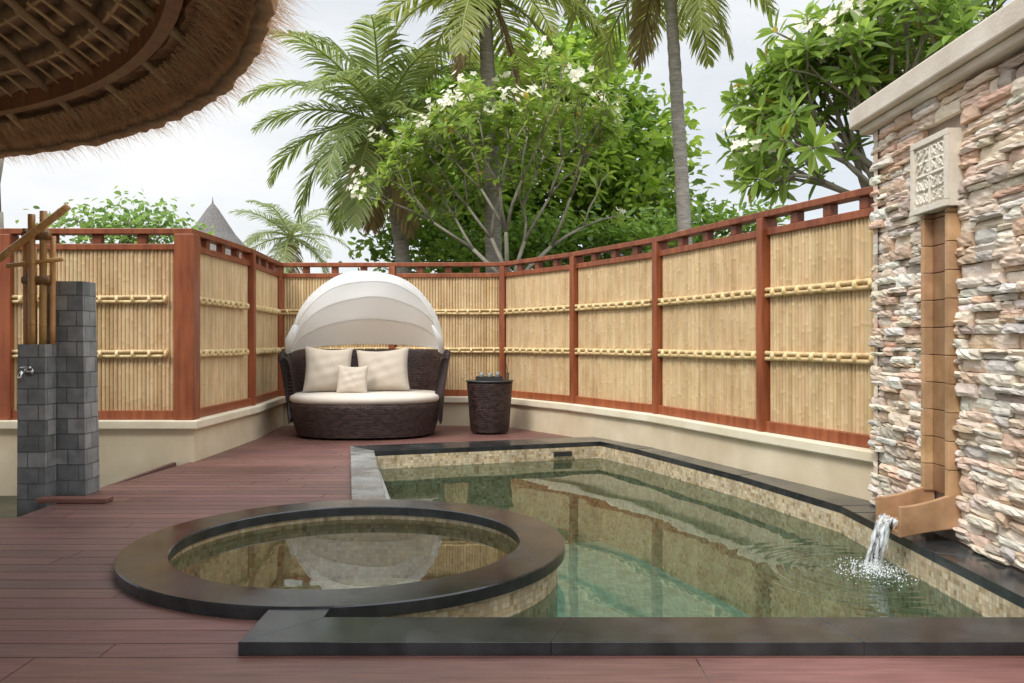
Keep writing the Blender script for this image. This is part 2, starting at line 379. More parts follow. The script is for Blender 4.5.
# ---------------------------------------------------------------- deck
DK=[(-7,1.2),(3.4,1.2),(3.4,3.1),(2.3,3.1),(2.3,6.0),(1.3,9.6),(.86,10.25),(-.1,11.48),(-3.2,11.48),(-3.06,9.8),(-3.06,8.1),(-3.2,6.7),(-3.2,5.45),(-7,5.45)]
HO=[( (a[0]+b[0])/2,(a[1]+b[1])/2) for a,b in zip(outer,inner)]+[(-.95,5.6)]
CH=[(CX+1.05*math.cos(t*.1309),CY+1.05*math.sin(t*.1309)) for t in range(48)]
def scan(P,y):
    xs=[]
    for i in range(len(P)):
        (x0,y0),(x1,y1)=P[i],P[(i+1)%len(P)]
        if (y0<=y)!=(y1<=y): xs.append(x0+(x1-x0)*(y-y0)/(y1-y0))
    xs.sort(); return [(xs[i],xs[i+1]) for i in range(0,len(xs)-1,2)]
def sub(A,B):
    for b in B:
        o=[]
        for a in A:
            if b[1]<=a[0] or b[0]>=a[1]: o.append(a); continue
            if b[0]>a[0]: o.append((a[0],b[0]))
            if b[1]<a[1]: o.append((b[1],a[1]))
        A=o
    return A
def ivs(y): return sub(sub(scan(DK,y),scan(HO,y)),scan(CH,y))
dk=MB(); BW=.142; GAP=.007
y=3.055-BW*11
while y<11.5:
    if abs(y-(3.055-BW*2))<.01: ys0,ys1=y,y+2*BW-GAP; step=2*BW
    else: ys0,ys1=y,y+BW-GAP; step=BW
    jo=R(0,2.4); sl=4; cols={}
    for q in range(sl):
        ya=ys0+(ys1-ys0)*q/sl; yb=ys0+(ys1-ys0)*(q+1)/sl
        A=ivs(ya+1e-4);B=ivs(yb-1e-4)
        if len(A)!=len(B): A=B=ivs((ya+yb)/2)
        for (p0,p1),(r0,r1) in zip(A,B):
            lo=max(p0,r0);hi=min(p1,r1)
            cuts=[j for j in [jo-12+2.4*k for k in range(10)] if lo+.05<j<hi-.05]
            e0=[p0]+[c+.002 for c in cuts]; e1=[c-.002 for c in cuts]+[p1]; f0=[r0]+[c+.002 for c in cuts]; f1=[c-.002 for c in cuts]+[r1]
            for s0,s1,t0,t1 in zip(e0,e1,f0,f1):
                key=round((s1 if s1<p1 else 99)*10) 
                if key not in cols: cols[key]=vcol((1,1,1),.15)
                c=cols[key]
                dk.add([(s0,ya,0),(s1,ya,0),(t1,yb,0),(t0,yb,0)],[(0,1,2,3)],c)
                if q==0: dk.add([(s0,ya,0),(s1,ya,0),(s1,ya,-.03),(s0,ya,-.03)],[(0,3,2,1)],c)
                if q==sl-1: dk.add([(t0,yb,0),(t1,yb,0),(t1,yb,-.03),(t0,yb,-.03)],[(0,1,2,3)],c)
    y+=step
deck=empty('wooden_deck')
dk.build('boards',[m_deck],deck)
dk=MB(); dk.box(-3.24,-3.203,5.42,8.0,-.3,-.002,(.9,.9,.9)); dk.box(-7,-3.24,5.452,5.48,-.3,-.002,(.8,.8,.8)); dk.build('fascia',[m_deck],deck)
st=MB(); st.box(-3.38,-2.88,5.95,6.07,.002,.035,(1.3,1.2,1.1)); st.build('wooden_step',[m_deck],bevel=.006)
# ---------------------------------------------------------------- stone wall
wall=empty('stacked_stone_wall')
WX=2.42
b=MB(); b.box(WX+.045,WX+.42,2.0,5.60,-.2,2.55); b.build('wall_core',[m_mortar],wall)
st=MB()
pal=[(.76,.65,.53),(.74,.58,.46),(.84,.78,.70),(.60,.45,.33),(.79,.70,.59),(.77,.64,.53),(.48,.41,.35),(.85,.81,.74),(.80,.71,.59),(.72,.50,.38),(.62,.58,.53)]
def stone(y0,y1,z0,z1,p,axis=0):
    nx=max(2,int((y1-y0)/.05)+1); nz=3
    col=vcol(random.choice(pal),.11); vs=[];tilt=R(-.012,.012)
    for i in range(nx+1):
        for k in range(nz+1):
            u=i/nx;v=k/nz
            e=0
            if i in(0,nx): e+=.009
            if k in(0,nz): e+=.007
            x=p-e+R(-.006,.006)+tilt*(v-.5)
            vs.append((u*(y1-y0)+y0+(R(-.004,.004) if 0<i<nx else R(-.002,.002)),z0+v*(z1-z0)+R(-.0035,.0035),x))
    fs=[(i*(nz+1)+k,i*(nz+1)+k+1,(i+1)*(nz+1)+k+1,(i+1)*(nz+1)+k) for i in range(nx) for k in range(nz)]
    n0=len(vs); vs+=[(y0,z0,-.06),(y0,z1,-.06),(y1,z1,-.06),(y1,z0,-.06)]
    bot=[i*(nz+1) for i in range(nx+1)]; top=[i*(nz+1)+nz for i in range(nx+1)]
    fs+=[tuple([n0,n0+3]+bot[::-1]),tuple(top+[n0+2,n0+1]),tuple([n0,n0+1]+[k for k in range(nz,-1,-1)]),tuple([nx*(nz+1)+k for k in range(nz+1)]+[n0+2,n0+3])]
    if axis==0: vs=[(WX+.02-x,yy,z) for yy,z,x in vs]
    else: vs=[(WX+yy,5.62+x,z) for yy,z,x in vs]
    st.add(vs,fs,col)
CY0,CY1=4.585,4.90
PY0,PY1,PZ0,PZ1=4.55,4.97,1.89,2.31
z=.055
while z<2.545:
    h=min(R(.030,.080),2.55-z)
    if 2.55-z-h<.02:h=2.55-z
    y=5.66+R(0,.02)
    while y>2.05:
        l=R(.09,.32); y0=y-l
        segs=sub([(y0,y)],[(CY0,CY1)] if z<PZ0 else ([(PY0,PY1)] if z<PZ1+.02 else []))
        for a,c in segs:
            if c-a<.02: continue
            p=R(-.004,.042)
            if h>.055 and R(0,1)<.6:
                mid=z+h*R(.35,.65); stone(a+.002,c-.002,z,mid-.002,p); stone(a+.002,c-.002,mid,z+h-.002,R(-.004,.042))
            else: stone(a+.002,c-.002,z,z+h-.003,p)
        y=y0
    x=.0
    while x<.42:
        l=min(R(.1,.25),.42-x); 
        if l>.02: stone(x+.003,x+l-.003,z,z+h-.003,R(0,.02),1)
        x+=l
    z+=h
st.build('ledge_stones',[m_stone],wall)
b=MB(); b.box(WX-.11,WX+.5,1.9,5.76,2.60,2.73); b.box(WX-.06,WX+.46,1.93,5.71,2.551,2.60); b.build('wall_coping',[m_cap],wall,bevel=.012)
wf=empty('wall_water_spout')
b=MB(); b.box(WX-.045,WX+.04,PY0,PY1,PZ0,PZ1)
fx=WX-.045
for (a,c,d,e) in[(PY0,PY1,PZ0,PZ0+.035),(PY0,PY1,PZ1-.035,PZ1),(PY0,PY0+.035,PZ0+.036,PZ1-.036),(PY1-.035,PY1,PZ0+.036,PZ1-.036)]:
    b.box(fx-.018,fx+.001,a,c,d,e)
yc=(PY0+PY1)/2; zc=(PZ0+PZ1)/2
def curl(pts,r=.009): b.tube([(fx-.004,yc+p[0],zc+p[1]) for p in pts],[r]*(len(pts)-1)+[r*.5],6)
for sgn in(-1,1):
    for sg2 in(-1,1):
        for (ox,oz,ra_) in((.05,.05,.042),(.125,.05,.035),(.05,.125,.035),(.125,.125,.035)):
            curl([(sgn*(ox+ra_*math.cos(t)*(1-t/8)),sg2*(oz+ra_*math.sin(t)*(1-t/8))) for t in np.linspace(0,6,12)],.008)
            curl([(sgn*(ox-.03),sg2*(oz+.03)),(sgn*(ox+.02),sg2*(oz-.03))],.010)
curl([(0,y) for y in np.linspace(-.165,.165,8)],.010)
curl([(y,0) for y in np.linspace(-.165,.165,8)],.010)
for k in range(8):
    t=k*math.pi/4; curl([(.018*math.cos(t),.018*math.sin(t)),(.045*math.cos(t),.045*math.sin(t))],.012)
b.build('carved_plaque',[m_carve],wf,bevel=.004)
b=MB()
z=.29
while z<PZ0-.01:
    z1=min(z+.157,PZ0-.003); c=vcol((.82,.80,.76),.14); b.box(WX+.015,WX+.044,CY0+.042,CY1-.042,z,z1-.004,c)
    for ya in((CY0+.001),(CY1-.041)): b.box(WX-.035,WX+.044,ya,ya+.04,z,z1-.004,vcol((1.35,1.45,1.5),.12))
    z=z1
b.build('channel_tiles',[m_terra],wf,bevel=.003)
b=MB(); SY0,SY1=CY0,CY1
rows=[]
for k in range(9):
    t=k/8; x=WX+.03-.33*t; zb=.135+.02*(1-t)-.03*t*t; top=.33*(1-t)**1.6+.245*(1-(1-t)**1.6)
    a=SY0;c=SY1; th=.028
    rows.append([(x,a,zb-.03),(x,a,top),(x,a+th,top),(x,a+th,zb+.0),(x,c-th,zb+.0),(x,c-th,top),(x,c,top),(x,c,zb-.03)])
vs=[p for r in rows for p in r]; fs=[]
for i in range(8):
    for k in range(8):
        fs.append((i*8+k,i*8+(k+1)%8,(i+1)*8+(k+1)%8,(i+1)*8+k))
for o in(0,64): fs+=[(o,o+1,o+2,o+3),(o,o+3,o+4,o+7),(o+4,o+5,o+6,o+7)]
b.add(vs,fs,(1.2,1.25,1.3)); b.build('spout_trough',[m_terra],wf,bevel=.005)
def streammat():
    m,N,Lk,P=newmat('falling_water')
    P.inputs['Base Color'].default_value=(.9,.94,.95,1);P.inputs['Roughness'].default_value=.15
    tr=N.new('ShaderNodeBsdfTransparent'); mx=N.new('ShaderNodeMixShader')
    tc=N.new('ShaderNodeTexCoord'); mp=N.new('ShaderNodeMapping'); mp.inputs['Scale'].default_value=(60,60,5); Lk.new(tc.outputs['Object'],mp.inputs[0])
    n=N.new('ShaderNodeTexNoise'); n.inputs['Scale'].default_value=1; n.inputs['Detail'].default_value=4; Lk.new(mp.outputs[0],n.inputs['Vector'])
    r=N.new('ShaderNodeValToRGB'); r.color_ramp.elements[0].position=.45; r.color_ramp.elements[1].position=.75
    Lk.new(n.outputs['Fac'],r.inputs[0]); Lk.new(r.outputs[0],mx.inputs[0]); Lk.new(tr.outputs[0],mx.inputs[1]); Lk.new(P.outputs[0],mx.inputs[2])
    Lk.new(mx.outputs[0],N['Material Output'].inputs['Surface']); return m
m_fall=streammat(); m_foam=pm('water_foam',(.8,.84,.85),(.95,.97,.97),10,.2,0,10)
b=MB(); f=MB()
yc=(CY0+CY1)/2
for k in range(22):
    y0=yc+R(-.11,.11); v=R(.32,.65); pts=[];rr=[]
    for i in range(9):
        t=i/8*.24; pts.append((WX-.28-v*t*.9,y0+(y0-yc)*(-.5)*i/8+R(-.004,.004),.155-4.9*t*t)); rr.append(R(.006,.014)*(1+.4*i/8))
    b.tube(pts,rr,7,(1,1,1))
b.build('water_stream',[m_fall],wf,smooth=True)
for k in range(1100):
    a=R(0,6.28); rr=abs(random.gauss(0,.085)) if k<800 else abs(random.gauss(.17,.05)); s_=R(.0012,.005); zz=-.127+abs(random.gauss(0,.03))*math.exp(-rr*10)
    x=2.02+rr*math.cos(a); yy=yc-.08+rr*1.2*math.sin(a)
    if x>2.19: continue
    f.add([(x+s_,yy,zz),(x-s_,yy,zz),(x,yy+s_,zz),(x,yy-s_,zz),(x,yy,zz+s_),(x,yy,zz-s_)],[(0,2,4),(2,1,4),(1,3,4),(3,0,4),(2,0,5),(1,2,5),(3,1,5),(0,3,5)])
f.build('splash_foam',[m_foam],wf,smooth=True)
# ---------------------------------------------------------------- shower pillar
sh=empty('stone_shower_pillar')
def uvbox(mb,x0,x1,y0,y1,z0,z1,tp=0,mi=0):
    B=[(x0,y0,z0),(x1,y0,z0),(x1,y1,z0),(x0,y1,z0)]; T=[(x0+tp,y0+tp*.3,z1),(x1-tp,y0+tp*.3,z1),(x1-tp,y1-tp*.3,z1),(x0+tp,y1-tp*.3,z1)]
    L=0
    for i in range(4):
        j=(i+1)%4; l=math.dist(B[i],B[j]); mb.add([B[i],B[j],T[j],T[i]],[(0,1,2,3)],uv=[(L,z0),(L+l,z0),(L+l,z1),(L,z1)]); L+=l
    mb.add(T,[(0,1,2,3)],uv=[(p[0],p[1]) for p in T])
b=MB(); uvbox(b,-3.54,-3.17,6.25,6.47,-.32,1.60,.035); uvbox(b,-3.60,-3.39,6.10,6.246,-.32,1.13,.006); b.build('stone_pillar',[m_grey],sh,bevel=.008)
b=MB()
def cane(p,q,r,nodes=.22,col=(1,1,1)):
    p=Vector(p);q=Vector(q);L=(q-p).length; ts=[0];rr=[r];t=R(.05,nodes)
    while t<L-.04:
        ts+=[t-.03,t-.008,t,t+.008,t+.03]; rr+=[r,r,r*1.13,r,r]; t+=nodes
    ts.append(L);rr.append(r); b.tube([p.lerp(q,t/L) for t in ts],rr,10,vcol(col,.15))
for x,yy,z0,z1,r in[(-3.57,6.17,1.13,1.98,.022),(-3.515,6.14,1.13,2.08,.026),(-3.455,6.18,1.13,2.11,.026),(-3.54,6.22,1.13,1.85,.020),(-3.40,6.21,1.13,1.93,.020)]: cane((x,yy,z0),(x+R(-.01,.01),yy,z1),r)
cane((-3.76,6.09,1.72),(-3.24,6.13,2.14),.027); cane((-3.68,6.11,1.70),(-3.32,6.2,1.76),.018)
for zc in(1.6,1.93): b.tube([(-3.59,6.17,zc),(-3.40,6.17,zc)],.036,8,(.4,.35,.3))
b.build('bamboo_water_pipes',[m_cane2],sh,smooth=True)
b=MB(); tx=-3.50
b.tube([(tx,6.10,.93),(tx,6.0,.93),(tx,5.97,.91),(tx,5.96,.87)],.014,10); b.tube([(tx-.04,6.04,.96),(tx+.04,6.04,.96)],.01,8); b.tube([(tx,6.105,.93),(tx,6.08,.93)],.032,14); b.tube([(tx,6.04,.93),(tx,6.04,.965)],.012,8); b.build('tap',[m_chrome],sh,smooth=True)
# ---------------------------------------------------------------- daybed
db=empty('wicker_daybed',(-1.80,10.40,0)); db.rotation_euler=(0,0,math.radians(4)); db.scale=(.95,.95,.98)
def sup(t,a,bq,e=2.4):
    c,s_=math.cos(t),math.sin(t); return a*math.copysign(abs(c)**(2/e),c), bq*math.copysign(abs(s_)**(2/e),s_)
def loft(mb,prof,n=80,a=1,bq=.85,e=2.4,t0=0,t1=2*math.pi,closed_top=True,mi=0):
    vs=[];uv=[]
    for r,z in prof:
        for k in range(n+1):
            t=t0+(t1-t0)*k/n; x,y=sup(t,a+r,bq+r,e); vs.append((x,y,z)); uv.append((t*.95,z))
    fs=[(j*(n+1)+k,j*(n+1)+k+1,(j+1)*(n+1)+k+1,(j+1)*(n+1)+k) for j in range(len(prof)-1) for k in range(n)]
    if closed_top: fs.append(tuple((len(prof)-1)*(n+1)+k for k in range(n)))
    mb.add(vs,fs,(1,1,1),mi,uv)
b=MB(); loft(b,[(-.12,.03),(-.10,.10),(-.06,.24),(-.03,.36),(-.025,.415),(-.045,.43),(-.2,.43)]); b.build('wicker_base',[m_wicker],db,smooth=True)
b=MB(); loft(b,[(-.06,.43),(-.035,.45),(-.03,.48),(-.045,.51),(-.10,.53),(-.5,.54)]); b.build('seat_cushion',[m_fabric],db,smooth=True)
b=MB(); n=70; t0=math.radians(-14);t1=math.radians(194); vs=[];uv=[];K=9
for k in range(n+1):
    t=t0+(t1-t0)*k/n; e=min(k,n-k)/n
    H=1.07
    edge=max(0,1-e/.05)
    H-=.10*edge**2
    for (o,zf) in [(0-.02,.10),(.02,.5),(.08,.9),(.10,.97),(.06,1.0),(.0,.985),(-.03,.9),(-.09,.5),(-.11,.38)]:
        z=.05+(H-.05)*zf; x,y=sup(t,1+o,.85+o)
        vs.append((x,y,z)); uv.append((t*.95,z+(.0 if o>0 else 2)))
fs=[(k*K+j,k*K+(j+1)%K,(k+1)*K+(j+1)%K,(k+1)*K+j) for k in range(n) for j in range(K)]+[tuple(range(K)),tuple(n*K+j for j in range(K-1,-1,-1))]
b.add(vs,fs,(1,1,1),0,uv); b.build('wicker_back',[m_wicker],db,smooth=True)
b=MB(); rb=MB(); nr=4; sub_=9; na=40; vs=[];A,Bh,zc=.98,1.03,1.04
TH=[math.radians(6+ (84-6)*(i/(nr*sub_))) for i in range(nr*sub_+1)]
for i,th in enumerate(TH):
    fr_=(i%sub_)/sub_; sag=.022*math.sin(math.pi*fr_)
    for k in range(na+1):
        u=math.pi*k/na; q=math.sin(u)
        rr=Bh*(q**.9)*(1-sag*q)*(1+.010*math.sin(u*7+th*5)*q)
        x=A*math.cos(u)
        vs.append((x,.02+math.cos(th)*rr*.80,zc+math.sin(th)*rr))
b.add(vs,[(i*(na+1)+k,i*(na+1)+k+1,(i+1)*(na+1)+k+1,(i+1)*(na+1)+k) for i in range(nr*sub_) for k in range(na)])
base_=len(vs)-(na+1)
v2=[]
for k in range(na+1):
    p=Vector(vs[base_+k]); c=Vector((0,p.y,zc)); d=(p-c); 
    v2.append(p+Vector((0,-.035,0))); v2.append(p-d*.05+Vector((0,-.16,0)))
b.add(v2,[(2*k,2*k+1,2*k+3,2*k+2) for k in range(na)])
b.build('canopy_fabric',[m_canopy],db,smooth=True)
for i in range(0,nr*sub_+1,sub_):
    rb.tube([Vector(vs[i*(na+1)+k])+Vector((0,0,-.004)) for k in range(na+1)],.008,8)
rb.tube([vs[nr*sub_*(na+1)+k] for k in range(na+1)],.016,8)
for sx in(-1,1):
    for k in range(4):
        rb.tube([(sx*(A+.005),-.02-.05*k,zc+.0),(sx*(A-.03),-.04-.09*k,zc+.16),(sx*(A-.12),-.05-.12*k,zc+.33)],[.03,.035,.012],8)
rb.build('canopy_ribs',[m_canopy],db,smooth=True)
b=MB(); 
for sx in(-1,1): b.tube([(sx*1.0,0,.96),(sx*1.0,0,1.06)],.035,10); 
b.build('canopy_hinges',[m_dark],db)
def pillow(name,loc,w,h,t,rx,ry,rz,mat,sd=0):
    p=MB(); n=20; vs=[]
    for s_ in (1,-1):
        for i in range(n+1):
            for j in range(n+1):
                u=i/n*2-1;v=j/n*2-1
                q=((1-u*u)*(1-v*v)); th=t/2*q**.42*s_
                x=u*w/2*(1-.08*(abs(u)**3)*(1-abs(v)**2)); y=v*h/2*(1-.08*(abs(v)**3)*(1-u*u))-.02*(1-u*u)*(v>0)*v
                vs.append((x,th+(.009*math.sin(u*9+v*5+sd)+.006*math.sin(u*-4+v*13+sd*2))*q,y))
    fs=[]
    N1=(n+1)**2
    for i in range(n):
        for j in range(n):
            a=i*(n+1)+j; fs.append((a,a+1,a+n+2,a+n+1)); fs.append((N1+a,N1+a+n+1,N1+a+n+2,N1+a+1))
    p.add(vs,fs); o=p.build(name,[mat],db,smooth=True); o.location=loc; o.rotation_euler=(rx,ry,rz)
    return o
pillow('back_pillow_1',(-.50,.02,.82),.62,.60,.24,math.radians(-16),.05,.18,m_pillow,1)
pillow('back_pillow_2',(.20,.12,.81),.70,.58,.24,math.radians(-16),-.06,-.06,m_pillow,2)
pillow('small_pillow',(-.16,-.20,.70),.40,.40,.17,math.radians(-22),0.03,.06,m_pillow,3)
# ---------------------------------------------------------------- side table
tb=empty('wicker_side_table',(-.28,10.55,0))
b=MB(); b.revolve([(.23,.02),(.245,.05),(.27,.40),(.285,.60),(.29,.63),(.275,.645),(0.001,.645)],(0,0,0),48,usc=.3); b.build('table_drum',[m_wicker],tb,smooth=True)
b=MB(); b.revolve([(.30,.648),(.302,.655),(.30,.662),(.001,.663)],(0,0,0),48); b.build('table_top',[m_dark],tb,smooth=True)
b=MB(); b.box(-.17,.17,-.11,.11,.665,.68); b.box(-.17,.17,-.11,-.10,.681,.71); b.box(-.17,.17,.10,.11,.681,.71); b.box(-.17,-.16,-.099,.099,.681,.71); b.box(.16,.17,-.099,.099,.681,.71); b.build('tray',[m_dark],tb)
b=MB()
for x,yy,h in((-.10,0,.08),(0,.03,.07),(.10,-.01,.09)):
    b.revolve([(.024,.682),(.03,.69),(.033,.682+h),(.028,.682+h),(.02,.70),(.001,.695)],(x,yy,0),16)
b.build('cups',[m_coping2],tb,smooth=True)
b=MB(); b.tube([(.22,.05,.665),(.225,.05,.76)],.02,8,(.35,.35,.3)); b.tube([(.22,.05,.76),(.24,.07,.95)],.004,5,(.3,.2,.1)); b.tube([(.22,.05,.76),(.20,.03,.92)],.004,5,(.3,.2,.1)); b.build('diffuser',[m_bark2],tb)
# ---------------------------------------------------------------- thatch roof
roof=empty('thatched_pavilion_roof')
RX,RY,RR,RZ=-5.07,2.0,4.37,2.45; SL=math.tan(math.radians(33))
def pol(r,t,z): return (RX+r*math.cos(t),RY+r*math.sin(t),z)
def zun(r): return RZ+.10+(RR-r)*SL
b=MB(); nT=360
prof=[(RR-.02,RZ+.30),(RR-.01,RZ+.16),(RR-.04,RZ+.04),(RR-.10,RZ+.06)]
r=RR-.10
while r>.5:
    prof.append((r,zun(r)-.06)); prof.append((r-.025,zun(r)+.015)); r-=.115
vs=[];uv=[];cl=[];L=0
for j,(r,z) in enumerate(prof):
    if j: L+=math.dist(prof[j],prof[j-1])
    for k in range(nT+1):
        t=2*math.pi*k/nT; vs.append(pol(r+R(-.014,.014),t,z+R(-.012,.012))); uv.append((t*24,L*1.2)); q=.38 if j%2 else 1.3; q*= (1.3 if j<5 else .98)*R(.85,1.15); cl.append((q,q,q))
fs=[(j*(nT+1)+k,j*(nT+1)+k+1,(j+1)*(nT+1)+k+1,(j+1)*(nT+1)+k) for j in range(len(prof)-1) for k in range(nT)]
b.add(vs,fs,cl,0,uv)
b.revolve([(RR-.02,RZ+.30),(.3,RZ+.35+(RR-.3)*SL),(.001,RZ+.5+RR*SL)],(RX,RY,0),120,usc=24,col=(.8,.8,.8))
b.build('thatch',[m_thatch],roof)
b=MB()
for rr_,w_,h_,dz in((RR-.40,.07,.15,-.06),(2.6,.08,.16,-.10)):
    zc=zun(rr_)+dz
    b.revolve([(rr_-w_/2,zc-h_/2),(rr_+w_/2,zc-h_/2),(rr_+w_/2,zc+h_/2),(rr_-w_/2,zc+h_/2),(rr_-w_/2,zc-h_/2)],(RX,RY,0),160,col=(.8,1.1,1.3))
b.build('ring_beams',[m_wood],roof)
b=MB()
for k in range(44):
    t=2*math.pi*k/44
    b.tube([pol(RR-.22,t,zun(RR-.22)-.08),pol(2,t,zun(2)-.08),pol(.3,t,zun(.3)-.08)],.024,7,vcol((.8,.75,.65),.2))
r=RR-.56
while r>.6:
    b.tube([pol(r,2*math.pi*i/90,zun(r)-.055) for i in range(91)],.013,6,vcol((.9,.78,.62),.2),cap=False); r-=.23
r=RR-.50; row=0
while r>.7:
    m=int(2*math.pi*r/.17)
    for k in range(m):
        t=2*math.pi*(k+.5*(row%2)+R(-.12,.12))/m; l=R(.13,.19); tt=t+R(.2,.34)*.1/r*1.5
        b.tube([pol(r+l*.5,t,zun(r+l*.5)-.072),pol(r-l*.5,tt,zun(r-l*.5)-.066)],R(.007,.011),5,vcol((1.15,1.05,.9),.2))
    r-=.23; row+=1
b.build('bamboo_rafters',[m_raft],roof,smooth=True)
N=34000
t=rng.uniform(-1.2,2.2,N); lay=rng.uniform(0,1,N)
r0=RR-.02-lay*.30; zz0=RZ+.05+ rng.uniform(0,.22,N)*(1-lay)+ (lay*.30)*SL*.75
Ls=rng.uniform(.08,.24,N)*(1-.4*lay); w_=rng.uniform(.0015,.004,N)
el=rng.normal(-.5,.28,N); az=t+rng.normal(0,.16,N)
P0=np.stack([RX+r0*np.cos(t),RY+r0*np.sin(t),zz0],1)
D=np.stack([np.cos(az)*np.cos(el),np.sin(az)*np.cos(el),np.sin(el)],1)
S=np.stack([-np.sin(t),np.cos(t),np.zeros(N)],1)
V=np.stack([P0-S*w_[:,None],P0+S*w_[:,None],P0+D*Ls[:,None]],1).reshape(-1,3)
F=np.arange(N*3).reshape(-1,3)
bc=np.array([.90,.60,.38])*rng.uniform(.55,1.3,(N,1)); npmesh('thatch_fringe',V,F,np.clip(np.repeat(bc,3,0),0,.95),m_strand,roof)
# ---------------------------------------------------------------- foliage builders
def nrm(a): return a/np.maximum(1e-9,np.linalg.norm(a,axis=1,keepdims=True))
def leafset(pos,dirs,nor,L,W,col,droop=.12,fold=.12):
    n=len(pos); dirs=nrm(dirs); side=nrm(np.cross(dirs,nor)); nn=np.cross(side,dirs)
    L=L[:,None];W=W[:,None]
    v=[pos, pos+dirs*.32*L+side*.5*W+nn*fold*W, pos+dirs*.72*L+side*.42*W+nn*fold*W-nn*droop*.4*L, pos+dirs*L-nn*droop*L,
       pos+dirs*.72*L-side*.42*W+nn*fold*W-nn*droop*.4*L, pos+dirs*.32*L-side*.5*W+nn*fold*W]
    V=np.stack(v,1).reshape(-1,3); b=np.arange(n)[:,None]*6
    F=np.concatenate([b+np.array([[0,1,2,3]]),b+np.array([[0,3,4,5]])],1).reshape(-1,4)
    return V,F,np.repeat(col,6,0)
def merge(sets):
    Vs=[];Fs=[];Cs=[];o=0
    for V,F,C in sets: Vs.append(V);Fs.append(F+o);Cs.append(C);o+=len(V)
    return np.concatenate(Vs),np.concatenate(Fs),np.concatenate(Cs)
def broadleaf(name,base,trunk_h,blobs,nclust,perc,ls,c1,c2,cs=.35,trunk_r=.16,flat=.5):
    e=empty(name); tr=MB(); base=Vector(base); fork=base+Vector((R(-.2,.2),0,trunk_h))
    tr.tube([base,base.lerp(fork,.5)+Vector((R(-.1,.1),0,0)),fork],[trunk_r*1.2,trunk_r,trunk_r*.85],9)
    cen=[]
    tot=sum(b[3]*b[4]*b[5] for b in blobs)
    for (x,y,z,a,b_,c) in blobs:
        k=max(3,int(nclust*a*b_*c/tot)); u=rng.normal(size=(k,3)); u=nrm(u); rad=rng.uniform(.35,1.15,(k,1))**.55
        cen.append(u*rad*np.array([a,b_,c])+np.array([x,y,z]))
        top=Vector((x,y,z)); mid=fork.lerp(top,.5)+Vector((R(-.3,.3),R(-.3,.3),R(-.1,.3)))
        tr.tube([fork,mid,top],[trunk_r*.6,trunk_r*.4,trunk_r*.2],7)
        for q in range(7):
            p=Vector(cen[-1][rng.integers(0,k)]); s=mid.lerp(top,R(.2,1)); tr.tube([s,s.lerp(p,.5)+Vector((0,0,.12)),p],[trunk_r*.18,trunk_r*.12,.012],5)
    cen=np.concatenate(cen); k=len(cen); n=k*perc
    bright=np.repeat(rng.uniform(0,1,k),perc)
    pos=np.repeat(cen,perc,0)+rng.normal(size=(n,3))*cs*np.array([1,1,.6])
    d=rng.normal(size=(n,3)); d[:,2]=d[:,2]*.5-.25; nor=rng.normal(size=(n,3))*flat; nor[:,2]+=1
    Ls=rng.uniform(.7,1.25,n)*ls; m=np.clip(bright+rng.normal(0,.22,n),0,1)[:,None]
    col=np.array(c1)*(1-m)+np.array(c2)*m
    V,F,C=leafset(pos,d,nor,Ls,Ls*.55,col); npmesh('leaves',V,F,C,m_leaf,e); tr.build('trunk_and_limbs',[m_bark2],e,smooth=True)
